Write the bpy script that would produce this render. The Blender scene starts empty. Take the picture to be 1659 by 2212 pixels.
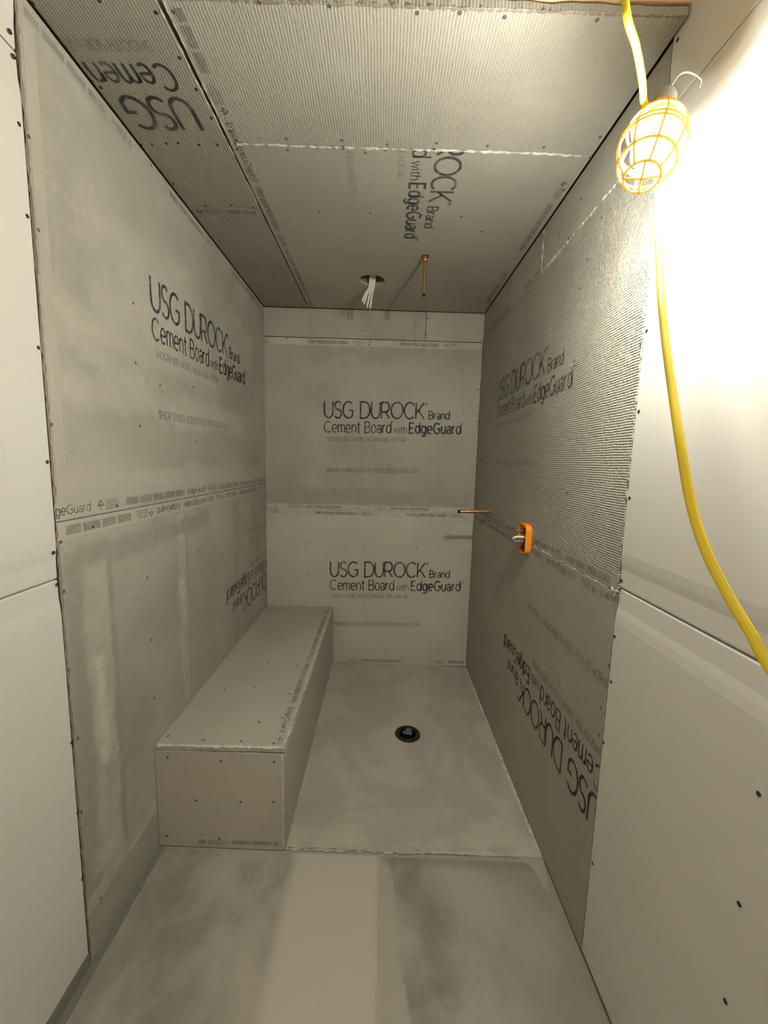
import bpy, bmesh, math, random
from mathutils import Vector, Matrix, noise

# ------------------------------------------------------------------ camera, world, exposure
SC = bpy.context.scene
C = SC.collection
FPX, PITCH, YAW, ROLL = 868.8, 0.12525, 0.00525, 0.02505
CAM = Vector((0.0310, 0.0, 1.1798))
IW, IH = 1659.0, 2212.0

def cam_axes():
    cp, sp, cy, sy = math.cos(PITCH), math.sin(PITCH), math.cos(YAW), math.sin(YAW)
    fw = Vector((sy*cp, cy*cp, -sp)); r0 = Vector((cy, -sy, 0)); u0 = r0.cross(fw)
    cr, sr = math.cos(ROLL), math.sin(ROLL)
    return r0*cr + u0*sr, u0*cr - r0*sr, fw
RI, UP, FW = cam_axes()
cd = bpy.data.cameras.new('camera'); cam = bpy.data.objects.new('camera', cd); C.objects.link(cam)
cd.sensor_fit = 'VERTICAL'; cd.sensor_height = 24.0; cd.lens = FPX/IH*24.0
cd.clip_start = 0.01; cd.clip_end = 60
M = Matrix((RI, UP, -FW)).transposed().to_4x4(); M.translation = CAM
cam.matrix_world = M
SC.camera = cam

wd = bpy.data.worlds.new('world'); SC.world = wd; wd.use_nodes = True
wd.node_tree.nodes['Background'].inputs[0].default_value = (1, .93, .8, 1)
wd.node_tree.nodes['Background'].inputs[1].default_value = 0.0

VS = SC.view_settings
VS.view_transform = 'Standard'; VS.look = 'None'; VS.gamma = 1.0; VS.use_curve_mapping = False
VS.exposure = -0.1
BULB_STRENGTH = 1240.0

# ------------------------------------------------------------------ measures of the place (metres)
XL, XR = -0.6138, 0.5486
HZ = 1.9676
BT = 0.3426                      # bench top
BX, BY = -0.2350, 1.0755         # bench side and end
YL, YR = 0.785, 0.845            # where drywall meets cement board
def yback(x): return 2.2302 + 0.00925*x
def zceil(x): return HZ - 0.0043*x
def zfloor(x): return -0.0249*x
TH = 0.0127

class Plane:
    def __init__(s, f, n, k, nv): s.f = f; s.n = Vector(n); s.k = k; s.nv = Vector(nv)
    def at(s, a, b, h=0.0): return Vector(s.f(a, b)) + s.nv*h
    def px(s, x, y):                       # a pixel's ray met with this surface
        d = FW + RI*((x-IW/2)/FPX) - UP*((y-IH/2)/FPX)
        t = (s.k - s.n.dot(CAM))/s.n.dot(d)
        return CAM + d*t
PL = Plane(lambda a, b: (XL, a, b), (1, 0, 0), XL, (1, 0, 0))
PR = Plane(lambda a, b: (XR, a, b), (1, 0, 0), XR, (-1, 0, 0))
PB = Plane(lambda a, b: (a, yback(a), b), (-.00925, 1, 0), 2.2302, (0, -1, 0))
PC = Plane(lambda a, b: (a, b, zceil(a)), (.0043, 0, 1), HZ, (0, 0, -1))
PF = Plane(lambda a, b: (a, b, zfloor(a)), (.0249, 0, 1), 0.0, (0, 0, 1))
PT = Plane(lambda a, b: (a, b, BT), (0, 0, 1), BT, (0, 0, 1))
PE = Plane(lambda a, b: (a, BY, b), (0, 1, 0), BY, (0, -1, 0))
PS = Plane(lambda a, b: (BX, a, b), (1, 0, 0), BX, (1, 0, 0))
def ab(pl, p):
    if pl in (PL, PR, PS): return p.y, p.z
    if pl in (PB, PE): return p.x, p.z
    return p.x, p.y
def ray(x, y, depth):
    return CAM + (FW + RI*((x-IW/2)/FPX) - UP*((y-IH/2)/FPX))*depth

# ------------------------------------------------------------------ material helpers
class NT:
    def __init__(s, name):
        s.m = bpy.data.materials.new(name); s.m.use_nodes = True
        s.t = s.m.node_tree; s.b = s.t.nodes['Principled BSDF']; s.out = s.t.nodes['Material Output']
        s.pos = s.n('ShaderNodeNewGeometry').outputs['Position']
    def n(s, k, **kw):
        x = s.t.nodes.new(k)
        for a, v in kw.items(): setattr(x, a, v)
        return x
    def l(s, a, b): s.t.links.new(a, b)
    def put(s, sock, v):
        if hasattr(v, 'links') or isinstance(v, bpy.types.NodeSocket): s.l(v, sock)
        else: sock.default_value = v
    def math(s, op, a, b=0.0, c=None, clamp=False):
        x = s.n('ShaderNodeMath', operation=op, use_clamp=clamp)
        s.put(x.inputs[0], a); s.put(x.inputs[1], b)
        if c is not None: s.put(x.inputs[2], c)
        return x.outputs[0]
    def smooth(s, v, a, b, lo=0.0, hi=1.0):
        x = s.n('ShaderNodeMapRange', interpolation_type='SMOOTHSTEP')
        s.put(x.inputs[0], v)
        if a <= b: x.inputs[1].default_value = a; x.inputs[2].default_value = b; x.inputs[3].default_value = lo; x.inputs[4].default_value = hi
        else: x.inputs[1].default_value = b; x.inputs[2].default_value = a; x.inputs[3].default_value = hi; x.inputs[4].default_value = lo
        return x.outputs[0]
    def mapped(s, scale=(1, 1, 1), loc=(0, 0, 0), rot=(0, 0, 0)):
        x = s.n('ShaderNodeMapping'); s.l(s.pos, x.inputs[0])
        x.inputs['Location'].default_value = loc; x.inputs['Rotation'].default_value = rot; x.inputs['Scale'].default_value = scale
        return x.outputs[0]
    def noise(s, scale, detail=3, rough=.55, vec=None, dist=0.0):
        x = s.n('ShaderNodeTexNoise'); s.l(vec or s.pos, x.inputs['Vector'])
        x.inputs['Scale'].default_value = scale; x.inputs['Detail'].default_value = detail
        x.inputs['Roughness'].default_value = rough; x.inputs['Distortion'].default_value = dist
        return x.outputs[0]
    def sep(s):
        x = s.n('ShaderNodeSeparateXYZ'); s.l(s.pos, x.inputs[0]); return x.outputs
    def mix(s, f, a, b):
        x = s.n('ShaderNodeMix', data_type='RGBA'); s.put(x.inputs[0], f)
        for k, v in ((6, a), (7, b)):
            if isinstance(v, tuple): x.inputs[k].default_value = (*v[:3], 1)
            else: s.l(v, x.inputs[k])
        return x.outputs[2]
    def bump(s, h, strength=.3, dist=.001, prev=None):
        x = s.n('ShaderNodeBump'); x.inputs['Strength'].default_value = strength; x.inputs['Distance'].default_value = dist
        s.l(h, x.inputs['Height'])
        if prev is not None: s.l(prev, x.inputs['Normal'])
        return x.outputs[0]
    def fin(s, col, rough=.9, normal=None, **kw):
        s.put(s.b.inputs['Base Color'], (*col[:3], 1) if isinstance(col, tuple) else col)
        s.put(s.b.inputs['Roughness'], rough)
        s.b.inputs['Specular IOR Level'].default_value = kw.get('spec', .25)
        s.b.inputs['Metallic'].default_value = kw.get('metal', 0)
        if normal is not None: s.l(normal, s.b.inputs['Normal'])
        return s.m

CEM = (.405, .385, .325)
def scl(c, k): return tuple(v*k for v in c)
def sine(t, v, period):
    return t.math('SINE', t.math('MULTIPLY', v, 2*math.pi/period))
def cement(name, base=CEM, weave=0.0, pebble=0.0, axes=(1, 2), period=.0055, ratio=.5, bands=(), var=.13, pale=.10, extra=None):
    """bands: (axis0, lo, hi, axis1, lo, hi, soft, noise_scale, colour factor) – skim coat and stains with a shape of their own"""
    t = NT(name)
    n1 = t.noise(2.3, 5, .6); n2 = t.noise(9, 5, .65); n3 = t.noise(120, 2, .6)
    col = t.mix(t.smooth(n1, .3, .7), scl(base, 1-var), scl(base, 1+var))
    pm = t.math('MULTIPLY', t.smooth(n2, .52, .75), pale)
    col = t.mix(pm, col, (.62, .6, .53))
    col = t.mix(t.math('MULTIPLY', t.smooth(n3, .35, .75), .10), col, scl(base, .6))
    xyz = t.sep()
    for (a0, lo0, hi0, a1, lo1, hi1, soft, ns, k) in bands:
        w = t.math('MULTIPLY', t.math('SUBTRACT', t.noise(ns, 4, .6), .5), soft*2.2)
        m = None
        for ax, lo, hi in ((a0, lo0, hi0), (a1, lo1, hi1)):
            v = t.math('ADD', xyz[ax], w)
            q = t.math('MULTIPLY', t.smooth(v, lo-soft*.5, lo+soft*.5), t.smooth(v, hi+soft*.5, hi-soft*.5))
            m = q if m is None else t.math('MULTIPLY', m, q)
        m = t.math('MULTIPLY', m, t.smooth(t.noise(ns*1.7, 4, .65), .18, .62))
        col = t.mix(m, col, scl(base, k))
    if extra: col = extra(t, col, xyz)
    nm = t.bump(t.noise(260, 3, .6), .25, .0006)
    if weave:
        wob = t.math('MULTIPLY', t.math('SUBTRACT', t.noise(18, 2), .5), .004)
        a = t.math('ADD', xyz[axes[0]], wob); b = t.math('ADD', xyz[axes[1]], wob)
        h = t.math('ADD', t.math('MULTIPLY', sine(t, a, period), ratio), t.math('MULTIPLY', sine(t, b, period), 1-ratio))
        h = t.math('MULTIPLY', h, t.smooth(t.noise(30, 3), .25, .6, .35, 1.0))
        nm = t.bump(h, 1.0, weave, nm)
    if pebble:
        nm = t.bump(t.noise(95, 4, .62), 1.0, pebble, nm)
    return t.fin(col, .92, nm)

# ------------------------------------------------------------------ mesh helpers
def link(name, me, mat=None, parent=None, kind=None):
    o = bpy.data.objects.new(name, me); C.objects.link(o)
    if me is not None and mat is not None and not me.materials: me.materials.append(mat)
    if parent is not None:
        o.parent = parent; o.matrix_parent_inverse = Matrix.Translation(-Vector(parent['o_at'])) if 'o_at' in parent else Matrix()
    if kind: o['kind'] = kind
    return o
def obj(name, bm, mat, parent=None, kind=None, smooth=False, recalc=True):
    if recalc: bmesh.ops.recalc_face_normals(bm, faces=bm.faces[:])
    if smooth:
        for f in bm.faces: f.smooth = True
    me = bpy.data.meshes.new(name); bm.to_mesh(me); bm.free()
    return link(name, me, mat, parent, kind)
def thing(name, label, cat, loc, group=None):
    o = bpy.data.objects.new(name, None); C.objects.link(o); o.location = loc; o.empty_display_size = .05
    o['label'] = label; o['category'] = cat; o['o_at'] = tuple(loc)
    if group: o['group'] = group
    return o
def strip_tmp():
    for o in bpy.data.objects:
        if 'o_at' in o: del o['o_at']
def box(bm, a, b):
    vs = [bm.verts.new((x, y, z)) for x in (a[0], b[0]) for y in (a[1], b[1]) for z in (a[2], b[2])]
    for f in ((0, 1, 3, 2), (4, 6, 7, 5), (0, 4, 5, 1), (2, 3, 7, 6), (0, 2, 6, 4), (1, 5, 7, 3)): bm.faces.new([vs[i] for i in f])
def frame(d):
    d = d.normalized(); r = Vector((0, 0, 1)) if abs(d.z) < .9 else Vector((1, 0, 0))
    u = d.cross(r).normalized(); return u, d.cross(u).normalized()
def tube(bm, pts, rad, seg=10, cap=True, closed=False):
    pts = [Vector(p) for p in pts]; n = len(pts); rs = rad if isinstance(rad, (list, tuple)) else [rad]*n
    rings = []; u = None
    for i, p in enumerate(pts):
        if closed: d = pts[(i+1) % n]-pts[i-1]
        else: d = pts[min(i+1, n-1)]-pts[max(i-1, 0)]
        if d.length < 1e-9: d = Vector((0, 0, 1))
        d.normalize()
        if u is None: u, _ = frame(d)
        u = (u - d*u.dot(d)).normalized(); v = d.cross(u)
        rings.append([bm.verts.new(p + (u*math.cos(2*math.pi*k/seg)+v*math.sin(2*math.pi*k/seg))*rs[i]) for k in range(seg)])
    for i in range(n if closed else n-1):
        A, B = rings[i], rings[(i+1) % n]
        for k in range(seg): bm.faces.new((A[k], A[(k+1) % seg], B[(k+1) % seg], B[k]))
    if cap and not closed: bm.faces.new(rings[0]); bm.faces.new(rings[-1])
def lathe(bm, prof, origin, axis, seg=24, close=False):
    ax = Vector(axis).normalized(); u, v = frame(ax); o = Vector(origin); rings = []
    for r, h in prof:
        if r < 1e-6: rings.append([bm.verts.new(o+ax*h)])
        else: rings.append([bm.verts.new(o+ax*h+(u*math.cos(2*math.pi*k/seg)+v*math.sin(2*math.pi*k/seg))*r) for k in range(seg)])
    R = list(zip(rings, rings[1:])) + ([(rings[-1], rings[0])] if close else [])
    for A, B in R:
        for k in range(seg):
            a0, a1 = A[k % len(A)], A[(k+1) % len(A)]; b0, b1 = B[k % len(B)], B[(k+1) % len(B)]
            f = []
            for w in (a0, a1, b1, b0):
                if w not in f: f.append(w)
            if len(f) > 2: bm.faces.new(f)
def catmull(pts, n=8):
    pts = [Vector(p) for p in pts]; P = [pts[0]*2-pts[1]] + pts + [pts[-1]*2-pts[-2]]; out = []
    for i in range(1, len(P)-2):
        for k in range(n):
            t = k/n; a, b, c, d = P[i-1:i+3]
            out.append(.5*((2*b)+(c-a)*t+(2*a-5*b+4*c-d)*t*t+(3*b-a-3*c+d)*t**3))
    return out+[pts[-1]]

def poly_slab(pl, outline, holes=(), th=TH, lift=0.0):
    """a sheet lying on a plane: outline in plane coordinates, front at lift, back th behind it"""
    bm = bmesh.new()
    fronts = []
    for lp in [outline]+list(holes):
        fv = [bm.verts.new(pl.at(a, b, lift)) for a, b in lp]; bv = [bm.verts.new(pl.at(a, b, lift-th)) for a, b in lp]
        fronts.append((fv, bv))
    if not holes:
        bm.faces.new(fronts[0][0]); bm.faces.new(fronts[0][1])
        fv, bv = fronts[0]
        for i in range(len(fv)):
            j = (i+1) % len(fv); bm.faces.new((fv[i], fv[j], bv[j], bv[i]))
    else:
        for s in (0, 1):
            es = []
            for pr in fronts:
                lp = pr[s]
                for i in range(len(lp)):
                    e = bm.edges.get((lp[i], lp[(i+1) % len(lp)])) or bm.edges.new((lp[i], lp[(i+1) % len(lp)])); es.append(e)
            bmesh.ops.triangle_fill(bm, use_beauty=True, use_dissolve=False, edges=es)
        for fv, bv in fronts:
            for i in range(len(fv)):
                j = (i+1) % len(fv); bm.faces.new((fv[i], fv[j], bv[j], bv[i]))
    return bm
def ragged(rect, jag=.0012, step=.02, seed=0, edges='lrbt', skew=None):
    """rectangle outline whose cut edges wander a little"""
    a0, a1, b0, b1 = rect; rnd = random.Random(seed); out = []
    cs = [(a0, b0), (a1, b0), (a1, b1), (a0, b1)]; nm = 'brtl'
    for k in range(4):
        (x0, y0), (x1, y1) = cs[k], cs[(k+1) % 4]; L = math.hypot(x1-x0, y1-y0)
        m = max(1, int(L/step)) if nm[k] in edges else 1
        nx, ny = -(y1-y0)/L, (x1-x0)/L
        for i in range(m):
            t = i/m; j = 0 if i == 0 else rnd.random()*jag
            out.append((x0+(x1-x0)*t+nx*j, y0+(y1-y0)*t+ny*j))
    return out
def disc_loop(ca, cb, ra, rb=None, n=28, jag=0, seed=1):
    rnd = random.Random(seed); rb = rb or ra
    return [(ca+math.cos(2*math.pi*k/n)*(ra+rnd.uniform(-jag, jag)), cb+math.sin(2*math.pi*k/n)*(rb+rnd.uniform(-jag, jag))) for k in range(n)]
def bead(pl, pts, w=.004, h=.003, step=.006, seed=0, drop=.0, lift=0.0):
    """crumbly ridge of mortar or broken board core along a line on a plane"""
    rnd = random.Random(seed); bm = bmesh.new(); P = []
    for (a, b), (c, d) in zip(pts, pts[1:]):
        n = max(1, int(math.hypot(c-a, d-b)/step))
        for i in range(n): P.append((a+(c-a)*i/n, b+(d-b)*i/n))
    P.append(pts[-1]); prev = None
    for i, (a, b) in enumerate(P):
        q = P[min(i+1, len(P)-1)]; o = P[max(i-1, 0)]; dx, dy = q[0]-o[0], q[1]-o[1]; L = math.hypot(dx, dy) or 1
        nx, ny = -dy/L, dx/L; ww = w*rnd.uniform(.35, 1.2); hh = h*rnd.uniform(.2, 1.1)
        if rnd.random() < drop: ww *= .15; hh *= .1
        off = rnd.uniform(-.25, .25)*w
        vs = [bm.verts.new(pl.at(a+nx*(s*ww+off), b+ny*(s*ww+off), lift+k*hh)) for s, k in ((-1, -.15), (-.4, .8), (.3, 1), (1, -.15))]
        if prev:
            for k in range(3): bm.faces.new((prev[k], prev[k+1], vs[k+1], vs[k]))
        prev = vs
    return bm

# ------------------------------------------------------------------ stroke lettering
def arc(cx, cy, rx, ry, a0, a1, n=None):
    n = n or max(3, int(abs(a1-a0)/15))
    return [(cx+rx*math.cos(math.radians(a0+(a1-a0)*i/n)), cy+ry*math.sin(math.radians(a0+(a1-a0)*i/n))) for i in range(n+1)]
X = .72
def _g():
    el = lambda: arc(.3, X/2, .3, X/2, 0, 360)
    G = {}
    G['U'] = (.72, [[(0, 1)]+arc(.36, .37, .36, .37, 180, 360)+[(.72, 1)]])
    G['S'] = (.6, [arc(.31, .75, .26, .25, 35, 250)+arc(.3, .25, .3, .26, 70, -150)])
    G['G'] = (.86, [arc(.47, .5, .47, .5, 48, 318)+[(.84, .47), (.5, .47)]])
    G['D'] = (.8, [[(0, 0), (0, 1), (.32, 1)]+arc(.32, .5, .48, .5, 90, -90)+[(0, 0)]])
    G['R'] = (.7, [[(0, 0), (0, 1), (.38, 1)]+arc(.38, .7, .28, .3, 90, -90)+[(0, .4)], [(.36, .4), (.7, 0)]])
    G['O'] = (1.0, [arc(.5, .5, .5, .5, 0, 360)])
    G['C'] = (.86, [arc(.47, .5, .47, .5, 45, 315)])
    G['K'] = (.7, [[(0, 0), (0, 1)], [(.66, 1), (0, .3)], [(.22, .53), (.7, 0)]])
    G['B'] = (.68, [[(0, 0), (0, 1), (.36, 1)]+arc(.36, .76, .26, .24, 90, -90)+[(0, .52)], [(.36, .52)]+arc(.38, .26, .29, .26, 90, -90)+[(0, 0)]])
    G['E'] = (.6, [[(.6, 1), (0, 1), (0, 0), (.6, 0)], [(0, .5), (.52, .5)]])
    G['a'] = (.52, [arc(.26, .46, .24, .26, 150, 0)+[(.5, 0)], arc(.25, .2, .24, .2, 0, 360)])
    G['d'] = (.6, [el(), [(.6, 0), (.6, 1.05)]])
    G['e'] = (.6, [[(0, X/2), (.6, X/2)], arc(.3, X/2, .3, X/2, 0, 312)])
    G['g'] = (.6, [el(), [(.6, X), (.6, 0)]+arc(.31, -.02, .29, .25, 0, -150)])
    G['n'] = (.52, [[(0, 0), (0, X)], arc(.26, .44, .26, .28, 180, 0)+[(.52, 0)]])
    G['m'] = (.86, [[(0, 0), (0, X)], arc(.215, .48, .215, .24, 180, 0)+[(.43, 0)], arc(.645, .48, .215, .24, 180, 0)+[(.86, 0)]])
    G['o'] = (.6, [el()])
    G['r'] = (.3, [[(0, 0), (0, X)], arc(.28, .42, .28, .3, 180, 85)])
    G['t'] = (.38, [[(.15, .95), (.15, .2)]+arc(.33, .2, .18, .2, 180, 280), [(0, X), (.38, X)]])
    G['u'] = (.52, [[(0, X)]+arc(.26, .28, .26, .28, 180, 360)+[(.52, X)], [(.52, .3), (.52, 0)]])
    G['w'] = (.84, [[(0, X), (.21, 0), (.42, X), (.63, 0), (.84, X)]])
    G['i'] = (.02, [[(0, 0), (0, X)], [(0, .9), (0, 1)]])
    G['h'] = (.52, [[(0, 0), (0, 1.05)], arc(.26, .44, .26, .28, 180, 0)+[(.52, 0)]])
    G['A'] = (.7, [[(0, 0), (.35, 1), (.7, 0)], [(.12, .34), (.58, .34)]])
    G['H'] = (.64, [[(0, 0), (0, 1)], [(.64, 0), (.64, 1)], [(0, .5), (.64, .5)]])
    G['I'] = (.02, [[(0, 0), (0, 1)]])
    G['M'] = (.8, [[(0, 0), (0, 1), (.4, .35), (.8, 1), (.8, 0)]])
    G['N'] = (.66, [[(0, 0), (0, 1), (.66, 0), (.66, 1)]])
    G['P'] = (.6, [[(0, 0), (0, 1), (.34, 1)]+arc(.34, .72, .26, .28, 90, -90)+[(0, .44)]])
    G['T'] = (.66, [[(0, 1), (.66, 1)], [(.33, 1), (.33, 0)]])
    G['0'] = (.6, [arc(.3, .5, .3, .5, 0, 360)])
    G['1'] = (.2, [[(0, .8), (.2, 1), (.2, 0)]])
    G['2'] = (.56, [arc(.28, .72, .27, .28, 165, -25)+[(0, 0), (.56, 0)]])
    G['3'] = (.56, [[(0, 1), (.5, 1), (.25, .62)]+arc(.26, .31, .29, .31, 80, -150)])
    G['4'] = (.6, [[(.45, 0), (.45, 1), (0, .28), (.6, .28)]])
    G['5'] = (.56, [[(.5, 1), (.08, 1), (.05, .58)]+arc(.26, .32, .29, .32, 120, -150)])
    G['6'] = (.58, [arc(.29, .31, .29, .31, 0, 360), [(.04, .42), (.36, 1)]])
    G['9'] = (.58, [arc(.29, .69, .29, .31, 0, 360), [(.54, .58), (.22, 0)]])
    G['/'] = (.4, [[(0, 0), (.4, 1)]])
    G[':'] = (.04, [[(0, .1), (0, .2)], [(0, .6), (0, .7)]])
    G['.'] = (.04, [[(0, 0), (0, .1)]])
    return G
GL = _g()
def layout(text, x, y, h, width=None, gap=.2, space=.42):
    """stroke polylines of a line of text, stretched to width when given"""
    pen = 0; out = []
    for ch in text:
        if ch == ' ': pen += space; continue
        w, st = GL[ch]
        for s in st: out.append([(pen+px, py) for px, py in s])
        pen += w+gap
    pen -= gap; k = (width/pen) if width else h
    return [[(x+a*k, y+b*h) for a, b in s] for s in out]
def ribbon(bm, pts, w, put):
    n = len(pts); L = []
    closed = math.hypot(pts[0][0]-pts[-1][0], pts[0][1]-pts[-1][1]) < 1e-6
    for i in range(n):
        a = pts[i-1] if i > 0 else (pts[-2] if closed else None); b = pts[i]; c = pts[i+1] if i < n-1 else (pts[1] if closed else None)
        ds = []
        for p, r in ((a, b), (b, c)):
            if p is None or r is None: continue
            dx, dy = r[0]-p[0], r[1]-p[1]; l = math.hypot(dx, dy)
            if l > 1e-9: ds.append((dx/l, dy/l))
        if not ds: ds = [(1, 0)]
        tx = sum(d[0] for d in ds); ty = sum(d[1] for d in ds); l = math.hypot(tx, ty)
        if l < 1e-6: tx, ty = ds[0]; l = 1
        tx, ty = tx/l, ty/l
        k = 1/max(.45, abs(tx*ds[0][0]+ty*ds[0][1]))
        L.append((bm.verts.new(put(b[0]-ty*w/2*k, b[1]+tx*w/2*k)), bm.verts.new(put(b[0]+ty*w/2*k, b[1]-tx*w/2*k))))
    for p, q in zip(L, L[1:]): bm.faces.new((p[0], p[1], q[1], q[0]))
def print_mesh(strokes, pl, org, u, v, clip, h=.0006):
    """strokes: (polyline, width); org/u/v in plane coordinates; clip = (a0,a1,b0,b1) of the board"""
    bm = bmesh.new()
    for s, w in strokes:
        ribbon(bm, s, w, lambda x, y: (org[0]+u[0]*x+v[0]*y, org[1]+u[1]*x+v[1]*y, 0))
    a0, a1, b0, b1 = clip
    for co, no in (((a0, 0, 0), (-1, 0, 0)), ((a1, 0, 0), (1, 0, 0)), ((0, b0, 0), (0, -1, 0)), ((0, b1, 0), (0, 1, 0))):
        bmesh.ops.bisect_plane(bm, geom=bm.verts[:]+bm.edges[:]+bm.faces[:], plane_co=co, plane_no=no, clear_outer=True)
    for vx in bm.verts: vx.co = pl.at(vx.co.x, vx.co.y, h)
    return bm

def ink(name, cover, col=(.028, .027, .034)):
    t = NT(name)
    n = t.noise(75, 3, .6); n2 = t.noise(14, 3, .6); n3 = t.noise(420, 2, .6)
    k = t.math('MULTIPLY', t.smooth(n, .22, .55, .45, 1.0), t.smooth(n2, .25, .6, .55, 1.0))
    k = t.math('MULTIPLY', k, t.smooth(n3, .3, .6, .6, 1.0))
    k = t.math('MULTIPLY', k, cover, clamp=True)
    t.fin(col, .8)
    t.put(t.b.inputs['Alpha'], k)
    return t.m

# ------------------------------------------------------------------ materials
def band_left(t, col, xyz):
    return col
m_left_up = cement('cement_left_upper', scl(CEM, 1.0), var=.16, pale=.32, bands=[
    (1, .95, 1.35, 2, 1.50, 1.58, .12, 5, 1.2), (1, .85, 1.15, 2, 1.36, 1.42, .1, 7, 1.22), (1, 1.3, 2.1, 2, 1.30, 1.36, .1, 5, 1.15), (1, .8, 1.3, 2, 1.09, 1.13, .04, 9, 1.18),
    (1, .79, 1.9, 2, 1.28, 1.35, .06, 6, 1.13), (1, .79, 1.6, 2, 1.43, 1.49, .07, 5, 1.12), (1, .9, 1.5, 2, 1.62, 1.72, .09, 5, 1.1),
    (1, .79, 2.2, 2, 1.06, 1.14, .05, 7, 1.10), (1, 1.0, 2.1, 2, 1.18, 1.24, .05, 6, .93), (1, .79, 1.5, 2, 1.78, 1.9, .06, 6, .93)])
m_left_lo = cement('cement_left_lower', scl(CEM, .95), bands=[
    (1, .845, .925, 2, .18, .95, .03, 9, 1.22), (1, .868, .90, 2, .45, .72, .03, 16, 1.55), (1, .925, .945, 2, .14, .95, .015, 9, .84), (1, .795, .845, 2, .14, .96, .03, 9, .86),
    (1, 1.255, 1.305, 2, .35, .99, .02, 9, 1.13), (1, 1.255, 1.29, 2, .92, .985, .03, 22, 1.5), (1, 1.255, 1.29, 2, .72, .79, .03, 22, 1.4), (1, 1.305, 1.32, 2, .4, .99, .01, 8, .9),
    (1, 1.72, 1.78, 2, .35, .98, .02, 9, .9), (1, .8, 1.5, 2, .93, .985, .03, 9, .86), (1, .82, .9, 2, .2, .26, .03, 14, 1.35), (1, .79, 1.07, 2, .14, .175, .02, 12, 1.25)])
m_left_strip = cement('cement_left_base', scl(CEM, .88))
m_back_mid = cement('cement_back_middle', scl(CEM, 1.0), bands=[
    (0, -.6, .53, 2, .93, 1.02, .05, 5, .86), (0, -.45, .3, 2, 1.58, 1.7, .1, 4, 1.07), (0, -.3, .5, 2, 1.72, 1.77, .05, 5, .9)])
m_back_lo = cement('cement_back_lower', scl(CEM, 1.38), var=.07)
m_back_top = cement('cement_back_top', scl(CEM, 1.0))
m_back_patch = cement('cement_back_patch', scl(CEM, 1.12), var=.05)
m_right_up = cement('cement_right_rough', scl(CEM, 1.0), weave=.0011, pebble=.0035, axes=(1, 2), period=.0058, ratio=.3, var=.08)
m_right_lo = cement('cement_right_lower', scl(CEM, 1.0), weave=.0003, axes=(1, 2), period=.006, ratio=.4, var=.07)
m_right_top = cement('cement_right_top', scl(CEM, .98), weave=.0004, axes=(1, 2))
m_ceil_front = cement('cement_ceiling_rough', scl(CEM, 1.0), weave=.00035, pebble=.0016, axes=(0, 1), period=.0062, ratio=.8, var=.06)
m_ceil_rear = cement('cement_ceiling_rear', scl(CEM, 1.0), weave=.00018, pebble=.0006, axes=(0, 1), ratio=.5, var=.07)
m_ceil_strip = cement('cement_ceiling_strip', scl(CEM, .82), weave=.0004, axes=(0, 1), period=.0062, ratio=.85, var=.06)
m_bench_top = cement('cement_bench_top', scl(CEM, 1.15), var=.06)
m_bench_end = cement('cement_bench_end', scl(CEM, 1.15), var=.06, weave=.00008, axes=(0, 2))
m_bench_side = cement('cement_bench_side', scl(CEM, 1.15), var=.06)
m_band = cement('edge_tape_grey', scl(CEM, 1.1), var=.1)
m_band_pale = cement('edge_tape_pale', scl(CEM, 1.3), var=.1)
m_bead = cement('broken_mortar_pale', (.60, .58, .52), var=.2)
m_mesh_edge = cement('frayed_mesh_edge', (.24, .20, .165), var=.3)
m_ink = ink('ink_black', .92)
m_ink2 = ink('ink_worn', .72)
m_ink3 = ink('ink_faint', .30)
m_ink4 = ink('ink_pale', .20)
m_block = ink('ink_edge_blocks', .30)

def floor_extra(t, col, xyz):
    w = t.math('MULTIPLY', t.math('SUBTRACT', t.noise(7, 5, .65), .5), .05)
    x = t.math('ADD', xyz[0], w); y = t.math('ADD', xyz[1], t.math('MULTIPLY', w, .35))
    # damp looking dark skim left and right, pale bare strip between
    front = t.smooth(xyz[1], 1.078, 1.068)
    strip = t.math('MULTIPLY', t.smooth(t.math('ADD', xyz[0], t.math('MULTIPLY', w, .25)), -.225, -.185), t.smooth(t.math('ADD', xyz[0], t.math('MULTIPLY', w, .3)), .05, .036))
    feather = t.math('MULTIPLY', t.smooth(x, .03, .04), t.smooth(t.math('SUBTRACT', x, t.math('MULTIPLY', t.math('SUBTRACT', 1.07, xyz[1]), .12)), .082, .070))
    darkn = t.smooth(t.noise(4.6, 5, .6, dist=.25, vec=t.mapped((1, .7, 1))), .36, .64)
    base = t.mix(darkn, scl(CEM, .66), scl(CEM, 1.08))
    far = t.smooth(x, .22, .42)
    base = t.mix(t.math('MULTIPLY', far, .6), base, scl(CEM, .95))
    c = t.mix(feather, base, scl(CEM, 1.08))
    c = t.mix(strip, c, scl(CEM, 1.36))
    near_seam = t.math('MULTIPLY', t.smooth(y, 1.03, 1.07), t.smooth(xyz[0], .05, .07))
    c = t.mix(t.math('MULTIPLY', near_seam, .6), c, scl(CEM, .62))
    return t.mix(front, col, c)
m_floor = cement('concrete_floor', CEM, var=.1, pale=.06, extra=floor_extra)
def pan_extra(t, col, xyz):
    sw = t.noise(3.0, 5, .6, dist=1.2)
    col = t.mix(t.smooth(sw, .42, .6), scl(CEM, 1.08), scl(CEM, 1.28))
    edge = t.math('MULTIPLY', t.smooth(xyz[1], 1.17, 1.10), t.smooth(t.noise(11, 4, .6), .48, .56))
    col = t.mix(t.math('MULTIPLY', edge, .5), col, scl(CEM, 1.4))
    sc = t.math('MULTIPLY', t.smooth(t.noise(6, 5, .7, dist=2), .62, .68), .5)
    return t.mix(sc, col, scl(CEM, 1.35))
m_pan = cement('mortar_pan', CEM, extra=pan_extra)

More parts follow.
